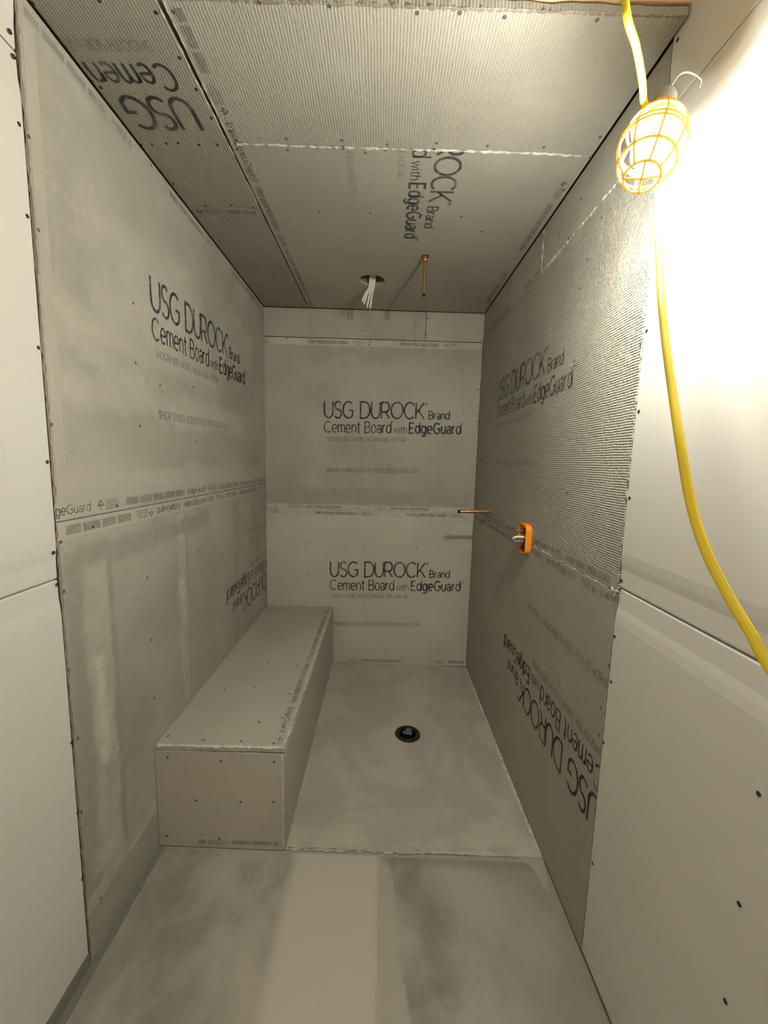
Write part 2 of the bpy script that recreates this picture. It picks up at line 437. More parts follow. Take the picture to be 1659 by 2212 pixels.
def drywall(name, base=(.72, .70, .64), marks=None):
    t = NT(name)
    n = t.noise(1.7, 4, .55); n2 = t.noise(300, 2, .5)
    col = t.mix(t.smooth(n, .3, .7), scl(base, .96), base)
    if marks: col = marks(t, col, t.sep())
    return t.fin(col, .85, t.bump(n2, .12, .0004))
m_dry = drywall('drywall_paper')
m_dry_r = m_dry
t = NT('framing_lumber'); w_ = t.n('ShaderNodeTexWave', wave_type='BANDS', bands_direction='Z'); t.l(t.pos, w_.inputs['Vector'])
w_.inputs['Scale'].default_value = 22; w_.inputs['Distortion'].default_value = 5; w_.inputs['Detail'].default_value = 3
m_wood = t.fin(t.mix(w_.outputs[1], (.78, .54, .32), (.86, .63, .40)), .7)
t = NT('dark_stud_wood'); m_stud = t.fin(t.mix(t.noise(14, 3), (.30, .17, .09), (.40, .24, .13)), .85)
def plain(name, col, rough=.5, **kw):
    t = NT(name); n = t.noise(kw.pop('ns', 40), 3)
    k = kw.pop('var', .12)
    return t.fin(t.mix(n, scl(col, 1-k), scl(col, 1+k)), rough, **kw)
m_screw = plain('screw_black', (.035, .034, .04), .5, metal=.3)
m_screw_g = plain('screw_coated', (.11, .115, .10), .55, metal=.2)
m_copper = plain('copper', (.72, .36, .17), .32, metal=1.0, ns=90, var=.25)
m_dark = plain('dark_oxide', (.03, .025, .025), .6)
m_steel = plain('brushed_steel', (.55, .54, .50), .3, metal=1.0)
m_orange = plain('orange_plastic', (.95, .30, .02), .42, var=.05)
m_brass = plain('dull_brass', (.30, .17, .07), .45, metal=.8)
m_black = plain('black_plastic', (.012, .012, .013), .25, spec=.5)
m_film = plain('blue_grey_film', (.24, .28, .31), .35, spec=.5)
m_wire = plain('white_cable_jacket', (.82, .80, .72), .5)
m_cord = plain('yellow_cord_vinyl', (.95, .72, .03), .4, var=.03, spec=.5)
m_tape = plain('grey_sealing_membrane', (.22, .225, .20), .6)
m_sock = plain('grey_socket', (.35, .33, .28), .5)
t = NT('cage_yellow_plastic'); t.fin((.85, .50, .09), .45); t.b.inputs['Transmission Weight'].default_value = 0
tr = t.n('ShaderNodeBsdfTranslucent'); tr.inputs[0].default_value = (.95, .55, .08, 1)
mx = t.n('ShaderNodeMixShader'); mx.inputs[0].default_value = .15
t.l(t.b.outputs[0], mx.inputs[1]); t.l(tr.outputs[0], mx.inputs[2]); t.l(mx.outputs[0], t.out.inputs[0]); m_cage = t.m
def emitter(name, col, s):
    m = bpy.data.materials.new(name); m.use_nodes = True; nt = m.node_tree
    e = nt.nodes.new('ShaderNodeEmission'); e.inputs[0].default_value = (*col, 1); e.inputs[1].default_value = s
    nt.links.new(e.outputs[0], nt.nodes['Material Output'].inputs[0]); return m
LAMP_COL = (1.0, .985, .885)
m_bulb = emitter('lit_bulb_glass', LAMP_COL, BULB_STRENGTH)

# ------------------------------------------------------------------ shared parts: screws, prints, edge tapes
_screw_me = {}
def screw_mesh(mat):
    if mat.name not in _screw_me:
        bm = bmesh.new(); lathe(bm, [(.0008, .0002), (.0016, .0010), (.0042, .0010), (.0050, -.0004)], (0, 0, 0), (0, 0, 1), 8)
        me = bpy.data.meshes.new('screw'); bm.to_mesh(me); bm.free(); me.materials.append(mat); _screw_me[mat.name] = me
    return _screw_me[mat.name]
def screws(parent, pl, pxs=(), abs_=(), mat=None, lift=0.0, size=.8):
    mat = mat or m_screw_g
    pts = [pl.px(x, y)+pl.nv*lift for x, y in pxs] + [pl.at(a, b, lift) for a, b in abs_]
    q = Vector((0, 0, 1)).rotation_difference(pl.nv)
    for p in pts:
        o = link('screw', screw_mesh(mat), None, parent); o.location = p; o.rotation_euler = q.to_euler(); o.scale = (size,)*3
def text_block(parent, pl, org, u, v, clip, weight=1.0, m1=None, line4='3P6DP 09/19/24 1235 INSTRUCTIONS: USG.COM', faint=True, f3=None):
    S = []
    S += [(s, .0088*weight) for s in layout('USG DUROCK', 0, 0, .086, .54, gap=.13, space=.5)]
    S += [(s, .0062*weight) for s in layout('Brand', .566, 0, .041, .112)]
    S += [(s, .0018) for s in [arc(.550, .080, .0075, .0075, 0, 360)] + layout('R', .547, .076, .008)]
    S += [(s, .0062*weight) for s in layout('Cement Board', 0, -.0775, .058, .362)]
    S += [(s, .0042*weight) for s in layout('with', .378, -.0775, .036, .070)]
    S += [(s, .0086*weight) for s in layout('EdgeGuard', .463, -.0775, .055, .280, gap=.24)]
    S += [(s, .0016) for s in layout('TM', .748, -.030, .010)]
    bm = print_mesh(S, pl, org, u, v, clip)
    obj('printed_lettering', bm, m1 or m_ink, parent, recalc=False)
    if faint:
        bm = print_mesh([(s, .0042) for s in layout('SMOOTH SIDE: MASTIC / ROUGH SIDE MORTAR', .012, -.124, .021, .43)], pl, org, u, v, clip)
        obj('printed_note', bm, f3 or m_ink3, parent, recalc=False)
        bm = print_mesh([(s, .0046) for s in layout(line4, .012, -.293, .022, .505)], pl, org, u, v, clip)
        obj('printed_date_code', bm, f3 or m_ink3, parent, recalc=False)
def edge_tape(parent, pl, rect, along, flip=False, seed=0, words=True, width=.034, strong=1.0, mat=None, start=None):
    """EdgeGuard tape along a long board edge; along: 'a' or 'b'; rect of the tape"""
    a0, a1, b0, b1 = rect
    bm = poly_slab(pl, ragged(rect, .0008, .03, seed), th=.0006, lift=.0004)
    obj('edge_tape', bm, mat or m_band, parent)
    rnd = random.Random(seed)
    L = (a1-a0) if along == 'a' else (b1-b0); W = (b1-b0) if along == 'a' else (a1-a0)
    if along == 'a': u, v, org = ((1, 0), (0, 1), (a0, b0)) if not flip else ((-1, 0), (0, -1), (a1, b1))
    else: u, v, org = ((0, 1), (-1, 0), (a1, b0)) if not flip else ((0, -1), (1, 0), (a0, b1))
    if pl is PR:
        u = tuple(-x for x in u); org = ((a1 if org[0] == a0 else a0), org[1]) if along == 'a' else org
    S, Bk = [], []
    x = -rnd.uniform(.02, .16) if start is None else start
    while x < L:
        if words: S += [(s, .0022) for s in layout('EdgeGuard', x, W*.28, W*.52, .125)]
        x += .15
        c = x+.008; S += [([(c, W*.2), (c, W*.5)], .002), ([(c-.009, W*.5), (c+.009, W*.5), (c, W*.82), (c-.009, W*.5)], .003)]
        x += .024
        for k in range(4): Bk.append(([(x, W*(.22+.18*k)), (x+.05-(.012 if k == 3 else 0), W*(.22+.18*k))], W*.12))
        x += .075
        for k in range(rnd.choice((4, 5))):
            l = rnd.uniform(.038, .058); Bk.append(([(x, W*.5), (x+l, W*.5)], W*.55)); x += l+.007
        x += .02
    if S:
        bm = print_mesh(S, pl, org, u, v, rect, .0011)
        if len(bm.faces): obj('tape_lettering', bm, m_ink2 if strong > .8 else m_ink3, parent, recalc=False, kind='stuff')
        else: bm.free()
    bm = print_mesh(Bk, pl, org, u, v, rect, .0011)
    obj('tape_print', bm, m_block, parent, recalc=False, kind='stuff')

# ------------------------------------------------------------------ floor
bm = bmesh.new()
YB0, YTOP = -2.8, 2.45
def floor_slab(name, rect, z_up, th, mat, holes=(), parent=None):
    o = obj(name, poly_slab(PF, ragged(rect, 0, 10, 0), holes, th, z_up), mat, parent); return o
fl = floor_slab('floor', (XL-.1, XR+.1, YB0, 1.085), 0.0, .08, m_floor); fl['kind'] = 'structure'
DR = (.167, 1.624)
pan = obj('shower_pan', poly_slab(PF, ragged((BX-.36, XR+.012, 1.085, 2.26), .004, .025, 3, 'b'), [disc_loop(*DR, .0555, n=32)], .084, .004), m_pan, fl)
obj('pan_seam', bead(PF, [(BX, 1.082), (-.1, 1.083), (.06, 1.084), (.3, 1.092), (.5, 1.098)], .006, .003, .012, 5, .3, .003), m_pan, fl)
bm = bmesh.new(); lathe(bm, [(.054, .004), (.054, -.08), (0, -.08)], PF.at(*DR), (0, 0, 1), 24)
obj('drain_void', bm, m_black, fl)
# feathered mortar flakes where the pan meets the front slab
rnd = random.Random(4)
for (x, y, sx, sy) in [(.12, 1.094, .05, .012), (.19, 1.10, .04, .010), (.30, 1.105, .05, .008), (.43, 1.105, .05, .010), (.50, 1.32, .035, .02), (.07, 1.115, .02, .008)]:
    obj('mortar_smear', poly_slab(PF, disc_loop(x, y, sx, sy, 16, .006, rnd.randint(0, 99)), th=.002, lift=.0052), m_bench_top, fl)
obj('mortar_smear', poly_slab(PF, [(.515, 1.0), (.53, .99), (.545, 1.06), (.54, 1.10), (.49, 1.105), (.47, 1.085), (.50, 1.06), (.512, 1.03)], th=.003, lift=.0012), m_right_top, fl)
# grey membrane strip at the foot of the left wall
obj('sealing_strip', poly_slab(PF, ragged((XL, XL+.02, .2, 1.075), .003, .03, 8, 'r'), th=.002, lift=.0025), m_tape, fl)
obj('sealing_strip', poly_slab(PL, ragged((.2, .785, .016, .05), .003, .03, 9, 't'), th=.002, lift=.0025), m_tape, fl)
# crumbs along the right wall
bm = bmesh.new(); rnd = random.Random(11)
for i in range(330):
    y = rnd.uniform(1.10, 2.21); x = XR-.004-abs(rnd.gauss(0, .008)); r = rnd.uniform(.001, .005)
    p = PF.at(x, y, .004+r*.4)
    vs = [bm.verts.new(p+Vector((rnd.uniform(-1, 1), rnd.uniform(-1, 1), rnd.uniform(-.6, .9)))*r) for _ in range(5)]
    try: bmesh.ops.convex_hull(bm, input=vs)
    except Exception: pass
loose = [v for v in bm.verts if not v.link_faces]; bmesh.ops.delete(bm, geom=loose, context='VERTS')
o = obj('mortar_crumbs', bm, m_bead, fl); o['kind'] = 'stuff'
obj('mortar_edge', bead(PF, [(XR-.004, 1.09), (XR-.007, 1.5), (XR-.004, 2.2)], .008, .006, .008, 21, .35, .004), m_bead, fl)

# ------------------------------------------------------------------ walls
def backing(name, a, b):
    bm = bmesh.new(); box(bm, a, b); o = obj(name, bm, m_stud); o['kind'] = 'structure'; return o
WL = backing('wall_left', (XL-.11, YB0, -.05), (XL-TH-.0005, 2.35, 2.47))
WR = backing('wall_right', (XR+TH+.0005, YB0, -.05), (XR+.11, 2.35, 2.47))
WB = backing('wall_back', (XL-TH, 2.2302+TH+.008, -.05), (XR+TH, 2.36, 2.47))

def board(parent, pl, rect, mat, jag=.0012, edges='lrbt', seed=0, holes=(), name='cement_board', th=TH, lift=0):
    return obj(name, poly_slab(pl, ragged(rect, jag, .018, seed, edges), holes, th, lift), mat, parent)
def sheet(parent, pl, rect, mat, taper=(), seed=0, name='drywall_sheet'):
    """drywall with tapered long edges (b direction)"""
    a0, a1, b0, b1 = rect; bm = bmesh.new(); B = [(b0, 0), (b1, 0)]
    prof = []
    if 'b' in taper: prof += [(b0, -.0050), (b0+.003, -.0036), (b0+.040, -.0030), (b0+.056, -.0012), (b0+.075, 0)]
    else: prof += [(b0, 0)]
    if 't' in taper: prof += [(b1-.075, 0), (b1-.056, -.0012), (b1-.040, -.0030), (b1-.003, -.0036), (b1, -.0050)]
    else: prof += [(b1, 0)]
    F = [[bm.verts.new(pl.at(a, b, h)) for b, h in prof] for a in (a0, a1)]
    K = [[bm.verts.new(pl.at(a, b, -TH)) for b in (b0, b1)] for a in (a0, a1)]
    for i in range(len(prof)-1): bm.faces.new((F[0][i], F[1][i], F[1][i+1], F[0][i+1]))
    bm.faces.new((K[0][0], K[1][0], K[1][1], K[0][1]))
    bm.faces.new((F[0][0], F[1][0], K[1][0], K[0][0])); bm.faces.new((F[0][-1], F[1][-1], K[1][1], K[0][1]))
    for s in (0, 1): bm.faces.new(F[s]+[K[s][1], K[s][0]])
    return obj(name, bm, mat, parent)

# left wall
g = .0015
r_lu = (YL+.004, 2.2245, 1.0445, 1.9655); r_ll = (YL+.004, 2.2245, .137, 1.0425); r_ls = (YL+.006, 2.2245, .018, .135)
lu = board(WL, PL, r_lu, m_left_up, seed=1, jag=.003, edges='l')
ll = board(WL, PL, r_ll, m_left_lo, seed=2, jag=.003, edges='l')
ls = board(WL, PL, r_ls, m_left_strip, seed=3, jag=.003, edges='lt', name='base_strip')
obj('joint_mortar', bead(PL, [(YL+.01, .136), (1.07, .141)], .006, .001, .02, 8), m_band, WL)
text_block(lu, PL, (1.163, 1.578), (1, .018), (0, 1), r_lu, 1.05, line4='3P6DP 12/11/24 1235 INSTRUCTIONS: USG.COM')
text_block(ll, PL, (2.385, .545), (-1, 0), (0, -1), r_ll, 1.0, m_ink2)
edge_tape(lu, PL, (YL+.004, 2.2245, 1.046, 1.082), 'a', False, 5, mat=m_left_up, start=-.03)
edge_tape(ll, PL, (YL+.004, 2.2245, 1.005, 1.041), 'a', True, 9)
edge_tape(lu, PL, (YL+.02, 2.2245, 1.93, 1.957), 'a', True, 17, words=False, strong=.3, mat=m_left_up)
obj('frayed_edge', bead(PL, [(YL+.006, .14), (YL+.005, 1.04)], .004, .0008, .010, 31), m_mesh_edge, ll)
obj('frayed_edge', bead(PL, [(YL+.006, 1.05), (YL+.005, 1.95)], .004, .0008, .010, 32), m_mesh_edge, lu)
obj('edge_tape', poly_slab(PL, ragged((YL+.012, YL+.04, 1.085, 1.93), .001, .03, 4), th=.0006, lift=.0004), m_band, lu)
screws(lu, PL, [(62, 295), (83, 497), (111, 917), (252, 1092), (430, 1058), (288, 655), (293, 784), (346, 831), (418, 836), (422, 954), (326, 357), (443, 1051), (302, 921)])
screws(ll, PL, [(201, 1138), (402, 1089), (131, 1171), (138, 1278), (148, 1447), (430, 1188), (318, 1248), (327, 1382), (333, 1508), (450, 1407), (168, 1595), (176, 1754), (217, 1941)])
for r, tp, pxs in [((YB0, YL, .05, .9275), 't', [(125, 1262), (155, 1604), (168, 1755), (178, 1898)]), ((YB0, YL, .9305, 1.861), 'bt', [(30, 122), (41, 268), (59, 467), (83, 751), (102, 998), (116, 1194)]),
                   ((YB0, YL, 1.8645, 2.46), 'b', [(22, 68)])]:
    d = sheet(WL, PL, r, m_dry, tp); screws(d, PL, pxs, mat=m_screw)
    if r[2] > .9 and r[2] < 1:      # faint pencil marks on the paper
        S = [([(.655, 1.144), (.693, 1.146), (.684, 1.122), (.655, 1.122)], .0012), ([(.655, 1.17), (.70, 1.17)], .001), ([(.69, 1.2), (.693, 1.15)], .001)]
        obj('pencil_marks', print_mesh(S, PL, (0, 0), (1, 0), (0, 1), r, .0004), m_ink4, d, recalc=False)

# right wall
r_ru = (YR+.003, 2.236, .9085, 1.8215); r_rl = (YR+.003, 2.236, -.004, .9065)
ru = board(WR, PR, r_ru, m_right_up, seed=11, jag=.005, edges='l')
rl = board(WR, PR, r_rl, m_right_lo, seed=12, jag=.0025, edges='l')
rt1 = board(WR, PR, (YR+.003, 1.444, 1.8235, 1.9635), m_right_top, seed=13, jag=.0025, edges='lb')
rt2 = board(WR, PR, (1.447, 2.236, 1.8235, 1.9635), m_right_top, seed=14, jag=.0025, edges='lb')
obj('joint_mortar', bead(PR, [(.86, 1.8225), (1.44, 1.8225)], .005, .003, .009, 41, .3), m_bead, WR)
obj('joint_mortar', bead(PR, [(1.4455, 1.83), (1.4455, 1.955)], .003, .002, .009, 42, .3), m_bead, WR)
obj('joint_mortar', bead(PR, [(.85, .9075), (1.33, .9075)], .003, .002, .009, 43, .5), m_bead, WR)
obj('broken_edge', bead(PR, [(YR+.004, .92), (YR+.004, 1.82)], .0028, .002, .006, 44, .5), m_band, ru)
obj('broken_corner', bead(PR, [(YR-.012, .914), (YR+.01, .912), (YR+.02, .909)], .008, .008, .004, 45, .2), m_bead, WR)
text_block(ru, PR, (1.893, 1.467), (-1, .012), (0, 1), r_ru, 1.0, m_ink2, f3=m_ink4)
text_block(rl, PR, (.832, .412), (1, 0), (0, -1), r_rl, .95, m_ink, line4='3P6DP 12/11/24 1235 INSTRUCTIONS: USG.COM')
edge_tape(ru, PR, (YR+.003, 2.236, .910, .944), 'a', False, 6, mat=m_right_lo)
edge_tape(rl, PR, (YR+.003, 2.236, .871, .905), 'a', True, 7, mat=m_right_lo)
edge_tape(rt2, PR, (1.45, 2.236, 1.826, 1.85), 'a', False, 8, words=False, mat=m_right_top)
screws(ru, PR, [(1208, 507), (1253, 623), (1225, 1065), (1241, 779), (1187, 1183), (1207, 1190), (1384, 745), (1270, 560)])
screws(rl, PR, [(1196, 1210), (1208, 1217), (1216, 1079 + 160), (1298, 1528), (1294, 1588), (1316, 1436)])
screws(rt1, PR, [(1229, 514), (1300, 470), (1256, 430)]); screws(rt2, PR, [(1140, 577), (1100, 630)])
screws(ru, PR, abs_=[(2.12, 1.5), (2.12, 1.2)])
for r, tp, pxs in [((YB0, YR, .002, .9185), 't', [(1338, 1275), (1328, 1375), (1320, 1473), (1304, 1604), (1280, 1865), (1639, 1715), (1597, 1953), (1567, 2163)]),
                   ((YB0, YR, .9215, 1.845), 'bt', [(1397, 715), (1380, 889), (1360, 1076), (1342, 1255)]), ((YB0, YR, 1.8475, 2.46), 'b', [(1464, 86), (1454, 195)])]:
    d = sheet(WR, PR, r, m_dry_r, tp); screws(d, PR, pxs, mat=m_screw)

# back wall
r_bl = (XL+.0005, XR-.001, -.004, .9025); r_bm = (XL+.0005, XR-.001, .9045, 1.8175)
bl = board(WB, PB, r_bl, m_back_lo, seed=21, jag=.002, edges='r')
bmid = board(WB, PB, r_bm, m_back_mid, seed=22, jag=.003, edges='r')
bt1 = board(WB, PB, (XL+.0005, .2395, 1.8205, 1.965), m_back_top, seed=23, jag=.0015, edges='rb')
bt2 = board(WB, PB, (.241, XR-.001, 1.8195, 1.9645), m_back_patch, seed=24, jag=.001, edges='lb', lift=.003, th=TH+.003)
text_block(bmid, PB, (-.293, 1.407), (1, .012), (0, 1), r_bm)
text_block(bl, PB, (-.253, .522), (1, .010), (0, 1), r_bl, m1=m_ink, line4='3P6DP 12/11/24 1235 INSTRUCTIONS: USG.COM', f3=m_ink3)
m_scuff = ink('scuff_pale', .36, (.92, .90, .82))
for pp in ([(641, 1082), (660, 1018), (685, 945), (716, 886), (764, 836)], [(759, 1093), (776, 1035), (800, 963), (824, 890), (847, 825)]):
    obj('scuff_line', print_mesh([([ab(PB, PB.px(*p)) for p in pp], .0035)], PB, (0, 0), (1, 0), (0, 1), r_bm, .0007), m_scuff, bmid, recalc=False)
for par, rect, fl_, sd in ((bmid, (XL+.004, XR-.006, 1.782, 1.816), True, 31), (bmid, (XL+.004, XR-.006, .906, .934), False, 32), (bl, (XL+.004, XR-.006, .873, .901), True, 33), (bl, (BX+.01, XR-.006, .006, .034), False, 34), (bt2, (.245, XR-.006, 1.825, 1.85), False, 35)):
    if par is bt2: continue
    edge_tape(par, PB, rect, 'a', fl_, sd, words=False, strong=.3, mat=m_back_lo if par is bl and fl_ is False else m_band_pale)
obj('joint_mortar', bead(PB, [(-.55, .9035), (.5, .9035)], .003, .0016, .01, 51, .6), m_bead, WB)
obj('broken_spot', poly_slab(PB, disc_loop(.045, 1.8205, .022, .003, 12, .002, 5), th=.002, lift=.0008), m_stud, WB)
screws(bt1, PB, [(577, 705)], [(-.1, 1.86)]); screws(bt2, PB, [(925, 688), (919, 722), (1040, 735)], lift=.003)
screws(bmid, PB, [(620, 731), (801, 738), (797, 744), (980, 744), (575, 740), (847, 911), (1002, 893), (597, 1092), (771, 1098), (904, 1099), (1033, 842), (1031, 910)], mat=m_screw)
screws(bl, PB, [(689, 1107), (786, 1111), (858, 1113), (902, 1118), (667, 1172), (785, 1179), (900, 1185), (786, 1308), (894, 1404), (944, 1406), (832, 1406), (666, 1240), (1008, 1250)])

# ------------------------------------------------------------------ ceiling over the shower
bm = bmesh.new(); box(bm, (XL-TH, .80, HZ+.16), (XR+TH, 2.3, HZ+.20)); CE = obj('ceiling', bm, m_stud); CE['kind'] = 'structure'
for x0, x1 in ((-.42, -.345), (XL-.01, XL+.04), (.27, .31)):
    bm = bmesh.new(); box(bm, (x0, .84, HZ+TH+.004), (x1, 2.3, HZ+.16)); obj('ceiling_joist', bm, m_stud, CE)
bm = bmesh.new(); box(bm, (XL, 1.1, HZ+TH+.004), (XR, 1.16, HZ+.03)); obj('ceiling_joist', bm, m_stud, CE)
for k, (z0, z1) in enumerate(((HZ+TH+.004, HZ+.046), (HZ+.048, HZ+.086), (HZ+.088, 2.46))):
    bm = bmesh.new(); box(bm, (XL, .803-.004*k, z0), (XR, .838, z1)); obj('header_board', bm, m_wood, CE)
def strip_outline(y0, y1, seed, front=False):
    rnd = random.Random(seed); out = [(XL+.003, y0)]
    n = 28
    def xr(y): return -.3865+.004*min(1, max(0, (y-.8)/.33)) + .003*noise.noise(Vector((y*14, seed, 0)))
    for i in range(1, 8): out.append((XL+.003+(xr(y0)-XL-.003)*i/8, y0+rnd.random()*.004))
    for i in range(n+1): y = y0+(y1-y0)*i/n; out.append((xr(y), y))
    out.append((XL+.003, y1)); return out
cs1 = obj('cement_board', poly_slab(PC, strip_outline(.803, 1.394, 1)), m_ceil_strip, CE)
cs2 = obj('cement_board', poly_slab(PC, strip_outline(1.397, 2.2245, 2)), m_ceil_strip, CE)
r_cf = (-.3755, XR-.005, .803, 1.128); r_cr = (-.3765, XR-.005, 1.1305, 2.2245)
cf = board(CE, PC, r_cf, m_ceil_front, seed=61, jag=.004, edges='bt')
CAN = (-.037, 1.885); PIPE = (.173, 1.657)
cr = board(CE, PC, r_cr, m_ceil_rear, seed=62, jag=.003, edges='b', holes=[disc_loop(*CAN, .0565, n=32, jag=.0012), disc_loop(*PIPE, .0145, n=16)])
bm = bmesh.new(); lathe(bm, [(.066, -TH-.001), (.066, -.13), (0, -.13)], PC.at(*CAN), (0, 0, -1), 24); obj('light_cavity', bm, m_stud, CE)
obj('hole_rim', bead(PC, disc_loop(*CAN, .0585, n=32)+[disc_loop(*CAN, .0585, n=32)[0]], .0022, .0006, .006, 63, .3), m_band, cr)
obj('joint_mortar', bead(PC, [(-.36, 1.1295), (-.1, 1.1305), (.15, 1.1285), (.42, 1.1285), (.52, 1.133)], .005, .003, .008, 64, .25), m_bead, CE)
obj('broken_edge', bead(PC, [(-.3735, .81), (-.3735, 1.12)], .003, .001, .01, 65, .3), m_bead, cf)
obj('frayed_edge', bead(PC, [(-.36, .807), (XR-.01, .807)], .004, .0008, .004, 66, .3), m_mesh_edge, cf)
edge = strip_outline(.803, 1.394, 1); obj('broken_edge', bead(PC, [p for p in edge if p[0] > -.395 and p[1] > .81], .0025, .001, .008, 67, .2), m_bead, cs1)
text_block(cr, PC, (.150, .790), (0, 1), (.80, 0), r_cr, 1.05, m_ink2, f3=m_ink4)
text_block(cs1, PC, (-.428, 1.004), (-1, 0), (0, 1), (XL+.004, -.39, .81, 1.39), 1.1, m_ink, f3=m_ink4)
edge_tape(cf, PC, (-.372, -.338, .82, 1.125), 'b', True, 71, mat=m_ceil_front)
edge_tape(cr, PC, (-.373, -.339, 1.135, 2.22), 'b', True, 72, mat=m_ceil_rear)
edge_tape(cr, PC, (XR-.045, XR-.012, 1.135, 2.22), 'b', False, 73, words=False, mat=m_ceil_rear)
edge_tape(cs2, PC, (XL+.01, -.40, 1.40, 1.432), 'a', False, 74, words=False, mat=m_ceil_strip)
screws(cf, PC, [(560, 5), (712, 13), (901, 28), (993, 28), (1090, 37), (1290, 43), (619, 300), (738, 303), (836, 312), (943, 309), (1053, 315), (1175, 318), (1296, 296), (510, 303), (374, 25), (495, 283)])
screws(cr, PC, [(621, 324), (742, 321), (833, 324), (938, 322), (1275, 340), (512, 322), (690, 457), (800, 460), (910, 464), (997, 468), (1040, 500), (564, 431), (581, 452), (1218, 411), (790, 330)])
screws(cs1, PC, [(70, 7), (337, 27), (214, 1), (388, 125), (424, 193), (457, 255), (218, 189), (305, 313), (328, 312), (360, 310), (385, 309), (430, 313), (470, 313), (374, 397), (443, 444), (500, 443), (547, 449)], mat=m_screw)
screws(cs2, PC, [(596, 605)], mat=m_screw)

# ------------------------------------------------------------------ the room the photographer stands in
bm = bmesh.new(); box(bm, (XL, YB0, 2.45), (XR, .80, 2.47)); o = obj('ceiling', bm, m_stud); o['kind'] = 'structure'
bm = bmesh.new(); box(bm, (XL-.1, YB0-.1, -.05), (XR+.1, YB0, 2.47)); o = obj('wall_front', bm, m_stud); o['kind'] = 'structure'

# ------------------------------------------------------------------ bench
bench = thing('shower_bench', 'long low cement board bench built along the left shower wall', 'bench', (XL+.19, 1.65, zfloor(-.42)+.004))
z0 = .004
tp = obj('top_panel', poly_slab(PT, ragged((XL+.001, BX-.001, BY+.002, 2.224), .002, .015, 81, 'br')), m_bench_top, bench)
en = obj('end_panel', poly_slab(PE, [(XL+.001, zfloor(XL)+z0), (BX-.002, zfloor(BX)+z0)]+[(BX-.002-random.Random(i).random()*.002, z0+.02+(BT-TH-.03)*i/20) for i in range(21)]+[(XL+.001, BT-TH-.001)]), m_bench_end, bench)
sd = obj('side_panel', poly_slab(PS, [(BY+TH+.001, zfloor(BX)+.005), (2.222, zfloor(BX)+.005), (2.222, BT-TH-.001), (BY+TH+.001, BT-TH-.001)]), m_bench_side, bench)
obj('mortar_edge', bead(PT, [(XL+.005, BY+.006), (BX-.004, BY+.006)], .007, .0015, .006, 82, .1), m_bead, tp)
obj('mortar_edge', bead(PT, [(BX-.004, BY+.01), (BX-.004, 2.2)], .004, .0012, .008, 83, .25), m_bead, tp)
obj('mortar_edge', bead(PE, [(BX-.006, .02), (BX-.006, BT-.015)], .004, .001, .008, 84, .3), m_bead, en)
obj('mortar_edge', bead(PE, [(XL+.006, .02), (XL+.006, BT-.02)], .003, .001, .01, 85, .4), m_band, en)
edge_tape(tp, PT, (BX-.042, BX-.010, BY+.02, 2.2), 'b', True, 86, mat=m_bench_top, strong=1)
edge_tape(en, PE, (XL+.012, BX-.02, zfloor(-.4)+.012, zfloor(-.4)+.036), 'a', False, 87, words=False, mat=m_bench_end)
screws(tp, PT, [(363, 1590), (440, 1599), (521, 1601), (591, 1606), (550, 1484), (610, 1551), (485, 1584-94), (625, 1499), (641, 1437), (578, 1432), (660, 1395), (560, 1560), (605, 1380)])
screws(en, PE, [(362, 1636), (477, 1644), (592, 1646), (423, 1729), (520, 1732), (591, 1733), (360, 1806), (474, 1812)])
screws(sd, PS, [(672, 1620), (690, 1500)])

# ------------------------------------------------------------------ drain
dz = zfloor(DR[0])+.004
dr = thing('shower_drain', 'round black plastic floor drain set in the mortar shower pan', 'drain', (DR[0], DR[1], dz))
bm = bmesh.new(); lathe(bm, [(.0545, -.012), (.0545, .0015), (.052, .003), (.036, .002), (.034, -.001), (.033, -.012)], (DR[0], DR[1], dz), (0, 0, 1), 32, True); obj('flange_ring', bm, m_black, dr, smooth=False)
bm = bmesh.new(); lathe(bm, [(.0335, -.002), (.031, -.03), (.018, -.034), (.018, -.06), (0, -.06)], (DR[0], DR[1], dz), (0, 0, 1), 28); obj('throat', bm, m_black, dr)
for k in range(4):
    a = math.radians(35+90*k); bm = bmesh.new(); lathe(bm, [(.0045, .001), (.0045, .0055), (.003, .0065), (0, .0055)], (DR[0]+.043*math.cos(a), DR[1]+.043*math.sin(a), dz), (0, 0, 1), 8); obj('clamp_bolt', bm, m_black, dr)
bm = bmesh.new(); pts = [(-.024, .002, .004), (-.015, .012, .008), (-.008, .018, .004), (.0, .027, .009), (.016, .026, .007), (.019, .012, .010), (.0165, -.013, .003), (.004, -.012, .006), (-.012, -.008, .004), (-.018, -.006, .006)]
c = bm.verts.new((DR[0], DR[1]+.006, dz+.012)); vs = [bm.verts.new((DR[0]+x, DR[1]+y, dz+z)) for x, y, z in pts]
for i in range(len(vs)): bm.faces.new((c, vs[i], vs[(i+1) % len(vs)]))
bmesh.ops.solidify(bm, geom=bm.faces[:], thickness=.0012)
obj('cover_film', bm, m_film, dr)

